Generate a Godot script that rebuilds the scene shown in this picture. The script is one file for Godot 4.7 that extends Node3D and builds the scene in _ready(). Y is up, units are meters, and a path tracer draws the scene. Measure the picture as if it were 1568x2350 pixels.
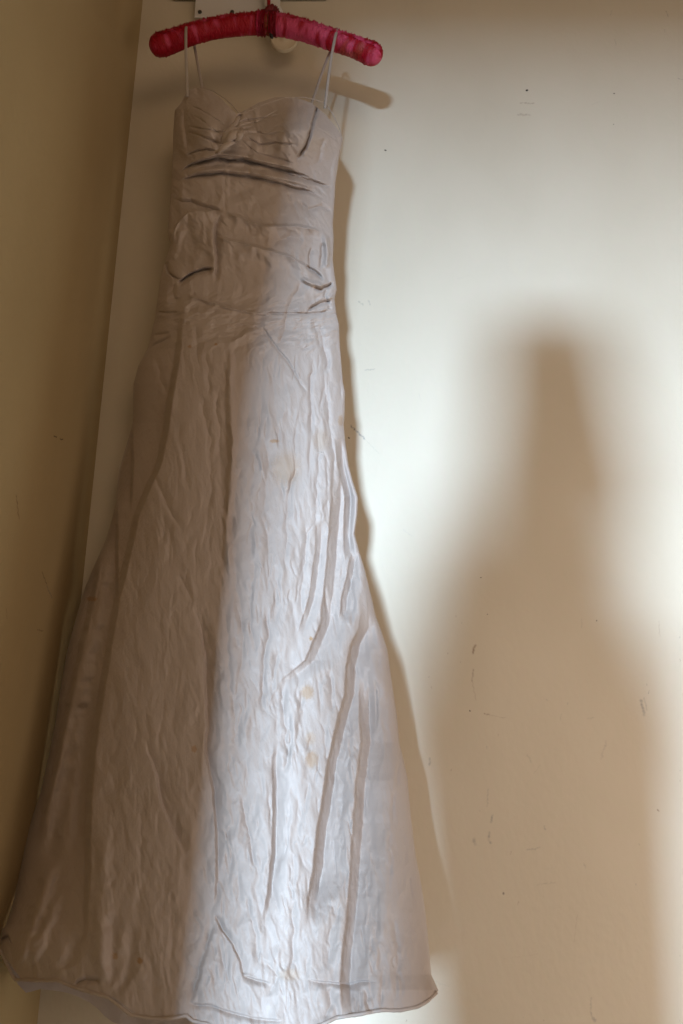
extends Node3D
# An evening dress on a padded satin hanger in the corner of a cream room.
# Measurements were taken from the photograph: at(px, py, z) gives the point z metres in front of the back wall.

const F := 1827.4
const CX := 784.0
const CY := 1174.5
const D := 1.3
const CH := 0.88
const PITCH := 0.3159
const LEFT_X := -0.4317
const RS := 1.4
const RW := 757
const RH := 1586
const RX := -20.0
const RY := 190.0

var R := PackedFloat32Array()
var T := PackedFloat32Array()
var jitter := FastNoiseLite.new()
var n_big := FastNoiseLite.new()
var n_mid := FastNoiseLite.new()
var n_small := FastNoiseLite.new()
var n_warp := FastNoiseLite.new()
var rnd := PackedFloat32Array()
var M := {}
var left_edge: Curve
var xl_tab := PackedFloat32Array()
var xr_tab := PackedFloat32Array()


func lin(r: float, g: float, b: float) -> Color:
	return Color(r, g, b).linear_to_srgb()


func ray(px: float, py: float) -> Vector3:
	var a := (px - CX) / F
	var b := -(py - CY) / F
	var c := cos(PITCH)
	var s := sin(PITCH)
	return Vector3(a, b * c + s, b * s - c)


func at(px: float, py: float, z: float) -> Vector3:
	var d := ray(px, py)
	return Vector3(0, CH, D) + d * ((z - D) / d.z)


func at_left(px: float, py: float) -> Vector3:
	var d := ray(px, py)
	return Vector3(0, CH, D) + d * (LEFT_X / d.x)


func pl(p: Array, m: float) -> float:      # piecewise linear, pairs (main, value)
	var n := p.size()
	if m <= p[0]:
		return p[1]
	for i in range(2, n, 2):
		if m <= p[i]:
			return lerpf(p[i - 1], p[i + 1], (m - p[i - 2]) / (p[i] - p[i - 2]))
	return p[n - 1]


func mat(c: Color, rough: float, extra := {}) -> StandardMaterial3D:
	var m := StandardMaterial3D.new()
	m.albedo_color = c
	m.roughness = rough
	for k in extra:
		m.set(k, extra[k])
	return m


func noise_tex(freq: float, seed_: int, normal := false, strength := 4.0, ridged := false, size := 512) -> NoiseTexture2D:
	var n := FastNoiseLite.new()
	n.seed = seed_
	n.frequency = freq
	n.noise_type = FastNoiseLite.TYPE_SIMPLEX_SMOOTH
	n.fractal_type = FastNoiseLite.FRACTAL_RIDGED if ridged else FastNoiseLite.FRACTAL_FBM
	n.fractal_octaves = 4
	var t := NoiseTexture2D.new()
	t.width = size
	t.height = size
	t.seamless = true
	t.noise = n
	t.as_normal_map = normal
	t.bump_strength = strength
	return t


func tag(o: Node, label: String, category: String) -> void:
	o.set_meta("label", label)
	o.set_meta("category", category)


func thing(called: String, label: String, category: String, where: Vector3) -> Node3D:
	var o := Node3D.new()
	o.name = called
	o.position = where
	add_child(o, true)
	tag(o, label, category)
	return o


func put(called: String, mesh: Mesh, m: Material, parent: Node, offset := Vector3.ZERO) -> MeshInstance3D:
	var o := MeshInstance3D.new()
	o.name = called
	o.mesh = mesh
	o.material_override = m
	o.position = offset
	o.cast_shadow = GeometryInstance3D.SHADOW_CASTING_SETTING_ON
	parent.add_child(o, true)
	return o


func arrays(v: PackedVector3Array, nrm: PackedVector3Array, uv: PackedVector2Array, col: PackedColorArray, idx: PackedInt32Array) -> ArrayMesh:
	var a := []
	a.resize(Mesh.ARRAY_MAX)
	a[Mesh.ARRAY_VERTEX] = v
	a[Mesh.ARRAY_NORMAL] = nrm
	a[Mesh.ARRAY_TEX_UV] = uv
	if col.size():
		a[Mesh.ARRAY_COLOR] = col
	a[Mesh.ARRAY_INDEX] = idx
	var m := ArrayMesh.new()
	m.add_surface_from_arrays(Mesh.PRIMITIVE_TRIANGLES, a)
	return m


# a grid of points, nu across and nv down, with smooth normals; wrap joins the last column to the first
func grid_mesh(v: PackedVector3Array, nu: int, nv: int, uv: PackedVector2Array, col := PackedColorArray(), wrap := false, flip := false) -> ArrayMesh:
	var nrm := PackedVector3Array()
	nrm.resize(v.size())
	var sg := -1.0 if flip else 1.0
	for j in nv:
		var j0 := maxi(j - 1, 0) * nu
		var j1 := mini(j + 1, nv - 1) * nu
		for i in nu:
			var i0 := i - 1
			var i1 := i + 1
			if wrap:
				i0 = i0 if i0 >= 0 else nu - 2
				i1 = i1 if i1 < nu else 1
			else:
				i0 = maxi(i0, 0)
				i1 = mini(i1, nu - 1)
			nrm[j * nu + i] = (v[j1 + i] - v[j0 + i]).cross(v[j * nu + i1] - v[j * nu + i0]).normalized() * sg
	var idx := PackedInt32Array()
	idx.resize((nu - 1) * (nv - 1) * 6)
	var k := 0
	for j in nv - 1:
		for i in nu - 1:
			var a := j * nu + i
			var b := a + 1
			var c := a + nu
			var d := c + 1
			if flip:
				idx[k] = a; idx[k + 1] = d; idx[k + 2] = b; idx[k + 3] = a; idx[k + 4] = c; idx[k + 5] = d
			else:
				idx[k] = a; idx[k + 1] = b; idx[k + 2] = d; idx[k + 3] = a; idx[k + 4] = d; idx[k + 5] = c
			k += 6
	return arrays(v, nrm, uv, col, idx)


# a swept tube: points, half-width (across, in the picture plane) and half-depth; the ends are closed
func tube(pts: PackedVector3Array, ra: PackedFloat32Array, rb: PackedFloat32Array, sides := 12, lump := 0.0, tint := PackedColorArray()) -> ArrayMesh:
	var n := pts.size()
	var v := PackedVector3Array()
	var uv := PackedVector2Array()
	var col := PackedColorArray()
	var ring := sides + 1
	var run := 0.0
	for j in range(-1, n + 1):
		var q := clampi(j, 0, n - 1)
		var t := (pts[mini(q + 1, n - 1)] - pts[maxi(q - 1, 0)]).normalized()
		var side := t.cross(Vector3(0, 0.0, 1)).normalized() if absf(t.z) < 0.9 else t.cross(Vector3(0, 1, 0)).normalized()
		var out_ := side.cross(t).normalized()
		var k := 0.0 if (j < 0 or j >= n) else 1.0
		if q > 0 and j < n:
			run += pts[q].distance_to(pts[q - 1])
		for i in ring:
			var a := TAU * i / sides
			var l := 1.0
			if lump > 0.0:
				l += lump * jitter.get_noise_3d(run * 9000.0, cos(a) * 30.0, sin(a) * 30.0 + pts[0].x * 5000.0)
			v.append(pts[q] + side * (cos(a) * ra[q] * k * l) + out_ * (sin(a) * rb[q] * k * l))
			uv.append(Vector2(float(i) / sides, run * 10.0))
			if tint.size():
				col.append(tint[q])
	return grid_mesh(v, ring, n + 2, uv, col, true, true)


func smooth_path(p: PackedVector3Array, steps: int) -> PackedVector3Array:
	var o := PackedVector3Array()
	var n := p.size()
	for i in n - 1:
		for k in steps:
			o.append(p[i].cubic_interpolate(p[i + 1], p[maxi(i - 1, 0)], p[mini(i + 2, n - 1)], float(k) / steps))
	o.append(p[n - 1])
	return o


func fill(n: int, x: float) -> PackedFloat32Array:
	var a := PackedFloat32Array()
	a.resize(n)
	a.fill(x)
	return a


func box(size: Vector3, bevel := 0.0) -> Mesh:
	if bevel <= 0.0:
		var b := BoxMesh.new()
		b.size = size
		return b
	# a box with chamfered upright and lying edges, built from an eight-sided outline swept through four depths
	var st := SurfaceTool.new()
	st.begin(Mesh.PRIMITIVE_TRIANGLES)
	var rings := []
	var h := size * 0.5
	for lay in [[-h.z, bevel], [-h.z + bevel, 0.0], [h.z - bevel, 0.0], [h.z, bevel]]:
		var x: float = h.x - lay[1]
		var y: float = h.y - lay[1]
		var c := bevel
		rings.append([Vector3(-x + c, -y, lay[0]), Vector3(x - c, -y, lay[0]), Vector3(x, -y + c, lay[0]), Vector3(x, y - c, lay[0]), Vector3(x - c, y, lay[0]), Vector3(-x + c, y, lay[0]), Vector3(-x, y - c, lay[0]), Vector3(-x, -y + c, lay[0])])
	st.set_smooth_group(-1)
	for r in 3:
		for i in 8:
			var j := (i + 1) % 8
			for q in [rings[r][i], rings[r + 1][i], rings[r + 1][j], rings[r][i], rings[r + 1][j], rings[r][j]]:
				st.add_vertex(q)
	for i in range(1, 7):
		for q in [rings[3][0], rings[3][i + 1], rings[3][i], rings[0][0], rings[0][i], rings[0][i + 1]]:
			st.add_vertex(q)
	st.generate_normals()
	return st.commit()


# --- the relief of the cloth, stamped fold by fold into a raster that lies over the dress ---------------

func fold(upright: bool, p: Array, h: float, wn: float, wp: float, kind := 0, taper := 0.2) -> void:
	var m0: float = p[1] if upright else p[0]
	var m1: float = p[p.size() - 1] if upright else p[p.size() - 2]
	var q := []
	if upright and kind == 0 and m0 > 640.0:
		h *= 0.6
		if p[0] < 540.0 - 60.0 * (m0 - 1500.0) / 700.0:
			h *= 0.6
			wn *= 1.25
			wp *= 1.25
	if not upright and p[1] > 450.0 and p[1] < 730.0:
		h *= 1.3
	if not upright and p[1] < 385.0:
		wn *= 0.62
		wp *= 0.62
		h *= 0.62 if p[1] < 350.0 else 0.9
	for i in range(0, p.size(), 2):
		q.append(p[i + 1] if upright else p[i])
		q.append(p[i] if upright else p[i + 1])
	var m := m0
	while m <= m1:
		var u := (m - m0) / (m1 - m0)
		var a := h * smoothstep(0.0, 1.0, minf(u, 1.0 - u) / taper) if taper > 0.0 else h
		var wob := 1.0 if kind == 3 else 1.0 + 0.4 * jitter.get_noise_2d(m * 0.35, h * 90000.0 + m0)
		var c := pl(q, m) + (4.0 * jitter.get_noise_2d(m * 0.4, m0 * 3.1 + h * 50000.0) + 1.0 * jitter.get_noise_2d(m * 1.2, m0 * 3.1)) * (0.35 if kind > 0 else clampf(wn / 10.0, 0.4, 1.0))
		var lo := -wn * wob
		var hi := wp * wob
		if kind == 2:
			lo = -420.0
			hi = 0.0
		var off := RX if upright else RY
		var mi := int((m - (RY if upright else RX)) / RS)
		for ci in range(maxi(0, int(ceil((c + lo - off) / RS))), mini((RW if upright else RH) - 1, int((c + hi - off) / RS)) + 1):
			var d := off + ci * RS - c
			var k := 0.0
			if kind == 2:
				k = smoothstep(0.0, wn, -d) * (1.0 - smoothstep(wp, wp * 2.0 + 1.0, -d) if wp > 0.0 else 1.0)
			else:
				k = 1.0 - (absf(d) / (wn * wob) if d < 0.0 else d / (wp * wob))
				k = clampf(k, 0.0, 1.0)
				if kind == 3:      # a pleat: a rounded edge, a steep face, then a long easy rise
					k = smoothstep(0.0, 0.25, k) * (0.12 + 0.88 * k) if d < 0.0 else pow(k, 1.5)
				else:
					k = pow(k, 1.7) if kind == 0 else k * k * (3.0 - 2.0 * k)
			var x := ci if upright else mi
			var y := mi if upright else ci
			if x >= 0 and x < RW and y >= 0 and y < RH:
				R[y * RW + x] += a * k * (-1.0 if kind == 2 else 1.0)
		m += RS


func stain(px: float, py: float, rx: float, ry: float, amount: float) -> void:
	for j in range(int((py - ry * 1.6 - RY) / RS), int((py + ry * 1.6 - RY) / RS) + 1):
		for i in range(int((px - rx * 1.6 - RX) / RS), int((px + rx * 1.6 - RX) / RS) + 1):
			if i < 0 or j < 0 or i >= RW or j >= RH:
				continue
			var x := (RX + i * RS - px) / rx
			var y := (RY + j * RS - py) / ry
			var d := sqrt(x * x + y * y) + 0.45 * jitter.get_noise_2d(i * 9.0, j * 9.0)
			T[j * RW + i] = maxf(T[j * RW + i], 0.9 * amount * (1.0 - smoothstep(0.75, 1.1, d)))


func raster(a: PackedFloat32Array, px: float, py: float) -> float:
	var x := clampf((px - RX) / RS, 0.0, RW - 1.01)
	var y := clampf((py - RY) / RS, 0.0, RH - 1.01)
	var i := int(x)
	var j := int(y)
	var u := x - i
	var v := y - j
	var k := j * RW + i
	return (a[k] * (1.0 - u) + a[k + 1] * u) * (1.0 - v) + (a[k + RW] * (1.0 - u) + a[k + RW + 1] * u) * v


func fabric_folds() -> void:
	R.resize(RW * RH)
	R.fill(0.0)
	T.resize(RW * RH)
	T.fill(0.0)
	# skirt, lit side: three deep pleats, then long creases
	fold(true, [783, 1042, 781, 1159, 770, 1305, 756, 1434, 723, 1515, 669, 1559, 648, 1599], -0.026, 24, 60, 3, 0.25)
	fold(true, [852, 1385, 846, 1439, 826, 1482, 818, 1522, 813, 1589, 799, 1645, 783, 1705, 773, 1755, 763, 1822, 749, 1905, 741, 1990, 728, 2061, 722, 2130], -0.036, 24, 75, 3, 0.15)
	fold(true, [846, 1545, 846, 1639, 851, 1705, 839, 1789, 833, 1872, 826, 1980, 818, 2100, 807, 2186, 803, 2257, 809, 2345], -0.030, 24, 70, 3, 0.12)
	fold(true, [641, 1692, 634, 1739, 636, 1839, 634, 1905, 634, 1960, 630, 1978, 622, 2061, 609, 2111, 601, 2135], -0.015, 10, 30, 3, 0.2)
	fold(true, [556, 1815, 559, 1865, 573, 1905, 578, 1960, 586, 2010], -0.008, 12, 14)
	fold(true, [444, 1383, 463, 1447, 472, 1503, 474, 1578, 478, 1672, 474, 1709, 480, 1754, 493, 1814, 498, 1878, 501, 1934, 501, 2020, 495, 2103], -0.009, 6, 34, 3, 0.12)
	fold(true, [495, 2098, 511, 2132, 536, 2166, 555, 2211, 561, 2245], -0.006, 5, 22, 3, 0.1)
	fold(false, [556, 2238, 590, 2248, 624, 2256], -0.006, 4, 16, 0, 0.2)
	fold(false, [700, 2247, 741, 2254, 803, 2258, 832, 2250, 870, 2252], -0.006, 4, 14, 0, 0.25)
	fold(true, [495, 2110, 478, 2160, 462, 2215, 450, 2265, 432, 2305], -0.010, 26, 8, 0, 0.2)
	fold(false, [430, 2302, 457, 2304, 486, 2307, 520, 2320, 582, 2336, 653, 2342], -0.005, 4, 14, 0, 0.12)
	fold(true, [335, 1691, 343, 1728, 361, 1773, 373, 1841, 395, 1897, 414, 1931, 432, 1975], -0.007, 5, 44, 3, 0.25)
	fold(true, [520, 1367, 522, 1450, 528, 1560, 540, 1650, 536, 1760], -0.009, 10, 14)
	fold(true, [545, 1380, 560, 1470, 548, 1560, 536, 1640], -0.009, 9, 12)
	fold(true, [612, 1390, 618, 1450, 606, 1520, 603, 1600, 598, 1640], -0.010, 9, 14)
	fold(true, [652, 1560, 648, 1610, 655, 1660, 660, 1740], -0.012, 12, 20)
	fold(true, [660, 1630, 668, 1680, 660, 1740, 652, 1780], -0.010, 14, 14)
	fold(true, [700, 1560, 690, 1620, 680, 1700, 690, 1760], -0.006, 12, 12)
	fold(true, [752, 1530, 762, 1580, 764, 1640], -0.007, 14, 10)
	fold(true, [800, 1640, 806, 1700, 800, 1760, 806, 1820], -0.007, 10, 12)
	fold(true, [778, 1770, 790, 1800, 786, 1850, 770, 1930], -0.007, 14, 12)
	fold(true, [918, 1705, 916, 1750, 909, 1810], -0.006, 8, 8)
	fold(true, [893, 1900, 897, 1980, 893, 2060], -0.003, 8, 8)
	fold(true, [905, 2090, 912, 2200, 906, 2310], -0.006, 14, 14)
	fold(true, [660, 2060, 676, 2130, 670, 2210, 660, 2250], -0.008, 10, 14)
	fold(true, [755, 2060, 770, 2100, 758, 2160, 752, 2230], -0.010, 16, 20)
	fold(true, [570, 2050, 575, 2110, 590, 2150, 586, 2210], -0.008, 14, 14)
	fold(true, [600, 2200, 640, 2240, 612, 2290], -0.007, 18, 18)
	fold(true, [762, 2260, 758, 2300, 748, 2345], -0.010, 18, 14)
	fold(true, [836, 2260, 844, 2300, 850, 2330], -0.008, 14, 12)
	# many small creases
	var rng := RandomNumberGenerator.new()
	rng.seed = 5
	for k in 420:
		var x := rng.randf_range(300, 940)
		var y := rng.randf_range(780, 2260)
		if x < pl(XL, y) + 40.0 or x > pl(XR, y) - 20.0:
			continue
		var shade := x < 520.0 - 60.0 * (y - 1500.0) / 700.0
		var n := rng.randf_range(30, 130)
		var lean := rng.randf_range(-16, 16)
		var deep := rng.randf_range(0.001, 0.003) * (0.5 if shade else 1.0)
		fold(true, [x, y, x + lean * 0.6 + rng.randf_range(-5, 5), y + n * 0.5, x + lean, y + n], -deep * 1.5, rng.randf_range(3, 6), rng.randf_range(4, 14), 0, 0.35)
	# upper skirt, right
	fold(true, [693, 642, 681, 672, 663, 704, 652, 760, 637, 797], -0.008, 10, 22, 0, 0.15)
	fold(false, [595, 745, 637, 797, 664, 835, 690, 880, 712, 905], -0.005, 10, 12)
	fold(true, [735, 740, 742, 790, 752, 830, 748, 862], -0.011, 14, 14)
	fold(true, [716, 735, 730, 765, 736, 800], -0.006, 10, 12)
	fold(true, [720, 820, 712, 870, 716, 910, 713, 960, 716, 1010], -0.009, 10, 14)
	fold(true, [683, 1070, 668, 1110, 660, 1150, 656, 1200], -0.010, 10, 12)
	fold(true, [640, 1090, 652, 1150, 660, 1250, 652, 1330], -0.006, 12, 14)
	fold(true, [600, 980, 616, 1060, 606, 1160, 618, 1290], -0.006, 16, 18)
	fold(true, [745, 860, 755, 960, 768, 1060, 760, 1180], -0.008, 14, 12)
	fold(true, [772, 780, 782, 850, 785, 930], -0.006, 8, 8)
	fold(true, [727, 960, 733, 1060, 724, 1160, 730, 1260], -0.006, 10, 12)
	fold(true, [700, 1180, 704, 1260, 692, 1360, 698, 1450], -0.008, 14, 12)
	fold(true, [740, 1180, 735, 1270, 722, 1370, 690, 1470], -0.013, 14, 24, 3)
	fold(true, [783, 1000, 790, 1070, 806, 1140, 803, 1220, 806, 1290], -0.022, 16, 24, 3, 0.15)
	fold(true, [822, 1250, 812, 1310, 798, 1370, 790, 1430], -0.020, 15, 30, 3)
	fold(true, [800, 1310, 812, 1380, 806, 1440], -0.008, 8, 8)
	fold(true, [640, 1480, 628, 1560, 632, 1640], -0.006, 12, 10)
	fold(true, [570, 1200, 584, 1300, 572, 1420, 590, 1520], -0.006, 14, 16)
	# front seam ridge near the middle
	fold(true, [529, 760, 529, 909, 535, 1034, 529, 1138, 520, 1201, 525, 1284, 533, 1367], 0.006, 14, 14, 1)
	# skirt, left panel and the layers behind it
	fold(true, [428, 640, 428, 700, 418, 805, 412, 846, 397, 922, 389, 985, 372, 1060, 345, 1120, 320, 1180, 300, 1284, 277, 1372, 264, 1447, 253, 1522, 240, 1597, 228, 1672, 219, 1747, 212, 1841, 210, 1934, 210, 1995, 204, 2060, 202, 2120], -0.0, 5, 5, 0, 0.1)
	fold(true, [428, 655, 427, 700, 417, 805, 411, 846, 397, 922, 389, 985, 374, 1060, 348, 1120, 322, 1180, 300, 1284, 277, 1372, 264, 1447, 253, 1522, 240, 1597, 228, 1672, 219, 1747, 212, 1841, 210, 1934, 210, 1995, 206, 2100, 204, 2215], 0.045, 16, 0, 2, 0.22)
	fold(true, [309, 901, 306, 960, 306, 1017, 309, 1060, 306, 1110, 304, 1180], 0.026, 7, 0, 2, 0.25)
	fold(true, [270, 1112, 270, 1138, 272, 1200, 272, 1284, 274, 1367, 268, 1440], 0.026, 7, 0, 2, 0.3)
	fold(true, [255, 1160, 240, 1230, 219, 1391, 198, 1470, 178, 1560, 159, 1650, 140, 1740, 106, 1880, 90, 1960], 0.022, 16, 40, 1, 0.2)
	fold(true, [240, 1290, 226, 1360, 212, 1420, 204, 1480], -0.010, 8, 10)
	fold(true, [180, 1560, 172, 1650, 150, 1760, 128, 1880, 112, 2000], -0.010, 22, 30, 1)
	fold(true, [216, 1560, 196, 1700, 184, 1840, 172, 1980], -0.010, 24, 30, 1)
	fold(true, [120, 1960, 105, 2040, 84, 2100, 62, 2160, 40, 2235], 0.014, 26, 28, 1, 0.2)
	fold(true, [138, 2040, 112, 2110, 86, 2170, 62, 2230], 0.009, 20, 24, 1, 0.25)
	fold(true, [16, 2160, 26, 2190, 36, 2228], -0.014, 16, 12, 0, 0.2)
	fold(false, [170, 2262, 200, 2244, 232, 2250], -0.007, 10, 12)
	fold(true, [182, 2140, 170, 2190, 140, 2230], -0.004, 26, 26, 1)
	fold(true, [305, 2110, 300, 2180, 290, 2240, 268, 2290], -0.005, 30, 24, 1)
	fold(true, [262, 2090, 262, 2190, 256, 2270], -0.005, 26, 26, 1)
	fold(true, [236, 1900, 240, 2020, 232, 2160, 240, 2260], 0.006, 30, 26, 1)
	fold(false, [0, 2158, 20, 2150, 30, 2165], -0.010, 8, 8)
	fold(true, [350, 1076, 370, 1130, 395, 1180, 425, 1226], -0.008, 10, 18)
	fold(true, [412, 1317, 424, 1345, 445, 1384], -0.007, 10, 14)
	fold(true, [375, 1180, 380, 1220, 372, 1255], -0.004, 7, 9)
	fold(true, [415, 960, 410, 1010, 424, 1060, 430, 1120], -0.004, 10, 12)
	fold(true, [448, 740, 450, 780, 455, 830, 462, 860], -0.008, 16, 16)
	fold(true, [473, 800, 478, 850, 482, 905], -0.007, 10, 10)
	fold(true, [470, 900, 468, 950, 484, 1010, 478, 1060], -0.006, 10, 10)
	fold(true, [505, 880, 498, 940, 506, 1000, 498, 1060], -0.007, 9, 12)
	fold(true, [480, 1040, 486, 1110, 480, 1180], -0.005, 10, 10)
	fold(true, [360, 820, 368, 870, 384, 910], -0.008, 8, 12)
	fold(false, [345, 800, 365, 788, 395, 772], -0.007, 8, 10)
	fold(false, [352, 770, 372, 766, 392, 764], -0.006, 6, 8)
	fold(false, [360, 716, 390, 719, 412, 716], -0.004, 5, 5)
	# ruched waist
	fold(false, [384, 566, 392, 554, 407, 514, 433, 487, 457, 484, 500, 483], 0.011, 5, 70, 0, 0.15)
	fold(false, [397, 455, 430, 462, 460, 471, 503, 482, 517, 491], -0.007, 10, 14)
	fold(false, [517, 490, 560, 501, 610, 519, 660, 519, 710, 522, 737, 532], 0.009, 6, 26, 0, 0.12)
	fold(false, [493, 541, 527, 551, 593, 567, 660, 586, 703, 611, 723, 634], 0.011, 5, 46, 0, 0.1)
	fold(true, [512, 487, 503, 500, 494, 530, 498, 571, 497, 617, 493, 650], -0.008, 9, 12, 0, 0.15)
	fold(true, [493, 500, 488, 540, 494, 600, 490, 640], 0.008, 34, 8, 1, 0.2)
	fold(false, [405, 648, 417, 644, 443, 627, 470, 617, 496, 616], -0.012, 5, 16, 0, 0.2)
	fold(true, [382, 600, 388, 625, 400, 637, 416, 644], -0.012, 8, 8, 0, 0.2)
	fold(true, [405, 650, 398, 670, 404, 700], -0.010, 10, 10)
	fold(true, [418, 520, 404, 560, 396, 600], 0.006, 16, 16, 1)
	fold(false, [426, 677, 477, 691, 527, 705, 577, 716, 627, 718], 0.005, 6, 9, 0, 0.1)
	fold(false, [577, 717, 660, 719, 710, 719, 765, 714], -0.004, 5, 5, 0, 0.1)
	fold(true, [715, 565, 711, 590, 710, 622], -0.007, 5, 22, 0, 0.25)
	fold(true, [739, 555, 738, 590, 734, 622], -0.007, 5, 16, 0, 0.25)
	fold(true, [745, 535, 752, 575, 748, 620], 0.008, 10, 10, 1)
	fold(false, [700, 610, 720, 622, 743, 640], -0.010, 8, 8)
	fold(false, [717, 657, 735, 663, 768, 650], -0.010, 8, 10)
	fold(false, [705, 716, 722, 704, 745, 694, 765, 690], -0.009, 8, 8)
	fold(false, [690, 640, 720, 652, 745, 660], 0.008, 10, 10, 1)
	fold(true, [752, 660, 746, 680, 760, 715], -0.007, 8, 8)
	fold(false, [620, 560, 665, 540, 705, 556], -0.004, 14, 14)
	fold(false, [540, 590, 590, 572, 640, 610], 0.002, 14, 20, 1)
	fold(true, [660, 440, 672, 470, 690, 510], -0.004, 14, 14)
	fold(false, [680, 465, 710, 480, 740, 470, 768, 490], -0.004, 10, 12)
	fold(true, [517, 400, 515, 440, 518, 488], -0.0025, 4, 8, 0, 0.1)
	# under the bust: two open tucks
	fold(false, [404, 405, 417, 393, 443, 377, 467, 370, 500, 362, 527, 368, 560, 367, 610, 380, 660, 392, 697, 400, 722, 414], -0.018, 4, 9, 0, 0.2)
	fold(false, [420, 384, 467, 362, 500, 354, 560, 359, 610, 371, 697, 392], 0.007, 22, 8, 1, 0.2)
	fold(false, [400, 424, 420, 412, 453, 403, 510, 397, 567, 405, 613, 413, 660, 427, 710, 440, 747, 454], -0.013, 5, 10, 0, 0.2)
	fold(false, [404, 412, 453, 394, 510, 388, 567, 394, 613, 402, 687, 418, 740, 440], 0.006, 12, 8, 1, 0.2)
	fold(false, [613, 387, 650, 396, 687, 405, 725, 418, 765, 430], -0.008, 5, 8)
	# bodice: pleats running out of the knot
	fold(true, [729, 234, 724, 262, 720, 280, 710, 313, 697, 342, 682, 368], -0.014, 7, 9, 0, 0.15)
	fold(false, [437, 242, 460, 252, 487, 267, 505, 278, 524, 292], -0.007, 7, 9, 0, 0.2)
	fold(false, [430, 290, 455, 294, 477, 297, 500, 302, 520, 304], -0.006, 6, 9, 0, 0.2)
	fold(false, [442, 262, 470, 280, 495, 300, 514, 312], -0.004, 7, 9, 0, 0.2)
	fold(false, [427, 303, 450, 308, 480, 320, 510, 330], -0.007, 10, 8, 0, 0.2)
	fold(false, [427, 358, 450, 347, 475, 342, 500, 346], -0.008, 8, 8, 0, 0.2)
	fold(false, [540, 292, 548, 282, 567, 276, 610, 270, 645, 252], -0.006, 5, 8, 0, 0.2)
	fold(false, [545, 296, 560, 286, 590, 280, 615, 270, 650, 262], -0.005, 5, 6, 0, 0.2)
	fold(false, [550, 300, 565, 293, 580, 292], -0.006, 4, 5, 0, 0.2)
	fold(false, [553, 304, 580, 303, 620, 302, 633, 290, 680, 278, 710, 282, 747, 303, 785, 328], -0.002, 4, 5, 0, 0.08)
	fold(false, [556, 311, 573, 317, 597, 333, 633, 327, 685, 332], -0.008, 7, 7, 0, 0.2)
	fold(false, [552, 318, 573, 337, 593, 352, 627, 360, 686, 378], -0.005, 6, 8, 0, 0.2)
	fold(false, [556, 306, 590, 305, 615, 310, 660, 300], -0.004, 5, 8, 0, 0.2)
	fold(true, [551, 262, 546, 276, 540, 292], -0.007, 8, 8, 0, 0.1)
	fold(true, [745, 312, 735, 350, 728, 380], -0.004, 12, 10)
	fold(true, [700, 240, 694, 280, 690, 320], 0.002, 16, 16, 1)
	fold(true, [420, 245, 424, 290, 432, 350], -0.008, 8, 20)
	# stains and spots that belong to the cloth
	stain(706, 1588, 15, 17, 0.55)
	stain(716, 1742, 15, 20, 0.5)
	stain(713, 1694, 12, 16, 0.35)
	stain(446, 1718, 7, 9, 0.6)
	stain(265, 2193, 7, 9, 0.7)
	stain(322, 2204, 7, 8, 0.8)
	stain(212, 1374, 12, 6, 0.9)
	stain(630, 1012, 11, 4, 0.75)
	stain(656, 1075, 34, 40, 0.3)
	stain(714, 1465, 4, 5, 0.9)
	stain(436, 795, 5, 4, 0.8)
	stain(782, 965, 6, 14, 0.5)
	stain(496, 790, 4, 3, 0.9)
	stain(666, 2236, 26, 14, 0.25)
	stain(738, 1010, 20, 26, 0.2)


const XL := [200, 408, 250, 402, 300, 398, 350, 397, 440, 393, 500, 387, 530, 385, 560, 391, 590, 382, 620, 373, 650, 367, 700, 360, 730, 356, 770, 347, 800, 339, 840, 318, 880, 307, 970, 305, 990, 300, 1040, 285, 1080, 274, 1110, 270, 1150, 268, 1190, 258, 1240, 243, 1300, 216, 1345, 197, 1390, 183, 1450, 166, 1500, 153, 1580, 139, 1660, 127, 1740, 111, 1820, 93, 1890, 68, 1945, 55, 2011, 43, 2061, 33, 2095, 24, 2122, 14, 2135, 4, 2165, 0, 2195, 3, 2228, 11, 2256, 20, 2400, 30]
const XR := [200, 745, 236, 750, 261, 766, 293, 780, 316, 787, 335, 784, 350, 780, 420, 770, 457, 768, 517, 764, 547, 766, 597, 764, 631, 768, 664, 773, 687, 768, 721, 772, 744, 778, 791, 780, 876, 787, 901, 792, 951, 791, 976, 789, 1017, 793, 1067, 800, 1105, 810, 1142, 822, 1184, 820, 1226, 814, 1267, 825, 1313, 839, 1367, 852, 1415, 863, 1449, 876, 1489, 889, 1532, 895, 1589, 903, 1639, 911, 1705, 917, 1749, 928, 1789, 936, 1872, 943, 1960, 954, 2040, 969, 2095, 977, 2166, 984, 2236, 990, 2255, 999, 2272, 1006, 2290, 1000, 2400, 985]
const TOP := [402, 252, 415, 238, 431, 209, 445, 202, 463, 200, 490, 208, 518, 226, 536, 243, 551, 262, 564, 257, 582, 249, 614, 235, 655, 223, 697, 222, 724, 228, 747, 236, 765, 262, 779, 292, 786, 316]
const SEAM := [350, 716, 400, 716, 424, 706, 434, 680, 477, 691, 527, 704, 577, 715, 627, 718, 660, 718, 710, 719, 765, 715, 785, 714]
const HEM := [0, 2178, 17, 2212, 35, 2248, 83, 2250, 133, 2250, 167, 2264, 213, 2279, 247, 2288, 280, 2312, 300, 2329, 350, 2338, 400, 2336, 428, 2330, 440, 2342, 457, 2346, 520, 2360, 650, 2366, 720, 2358, 745, 2349, 770, 2336, 811, 2330, 845, 2324, 874, 2318, 916, 2319, 957, 2311, 982, 2297, 1004, 2275]
const BACKHEM := [0, 2190, 20, 2256, 43, 2281, 67, 2268, 133, 2276, 167, 2288, 200, 2306, 233, 2341, 300, 2366, 400, 2358, 440, 2343, 480, 2335, 650, 2330, 850, 2290, 1004, 2262]
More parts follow.
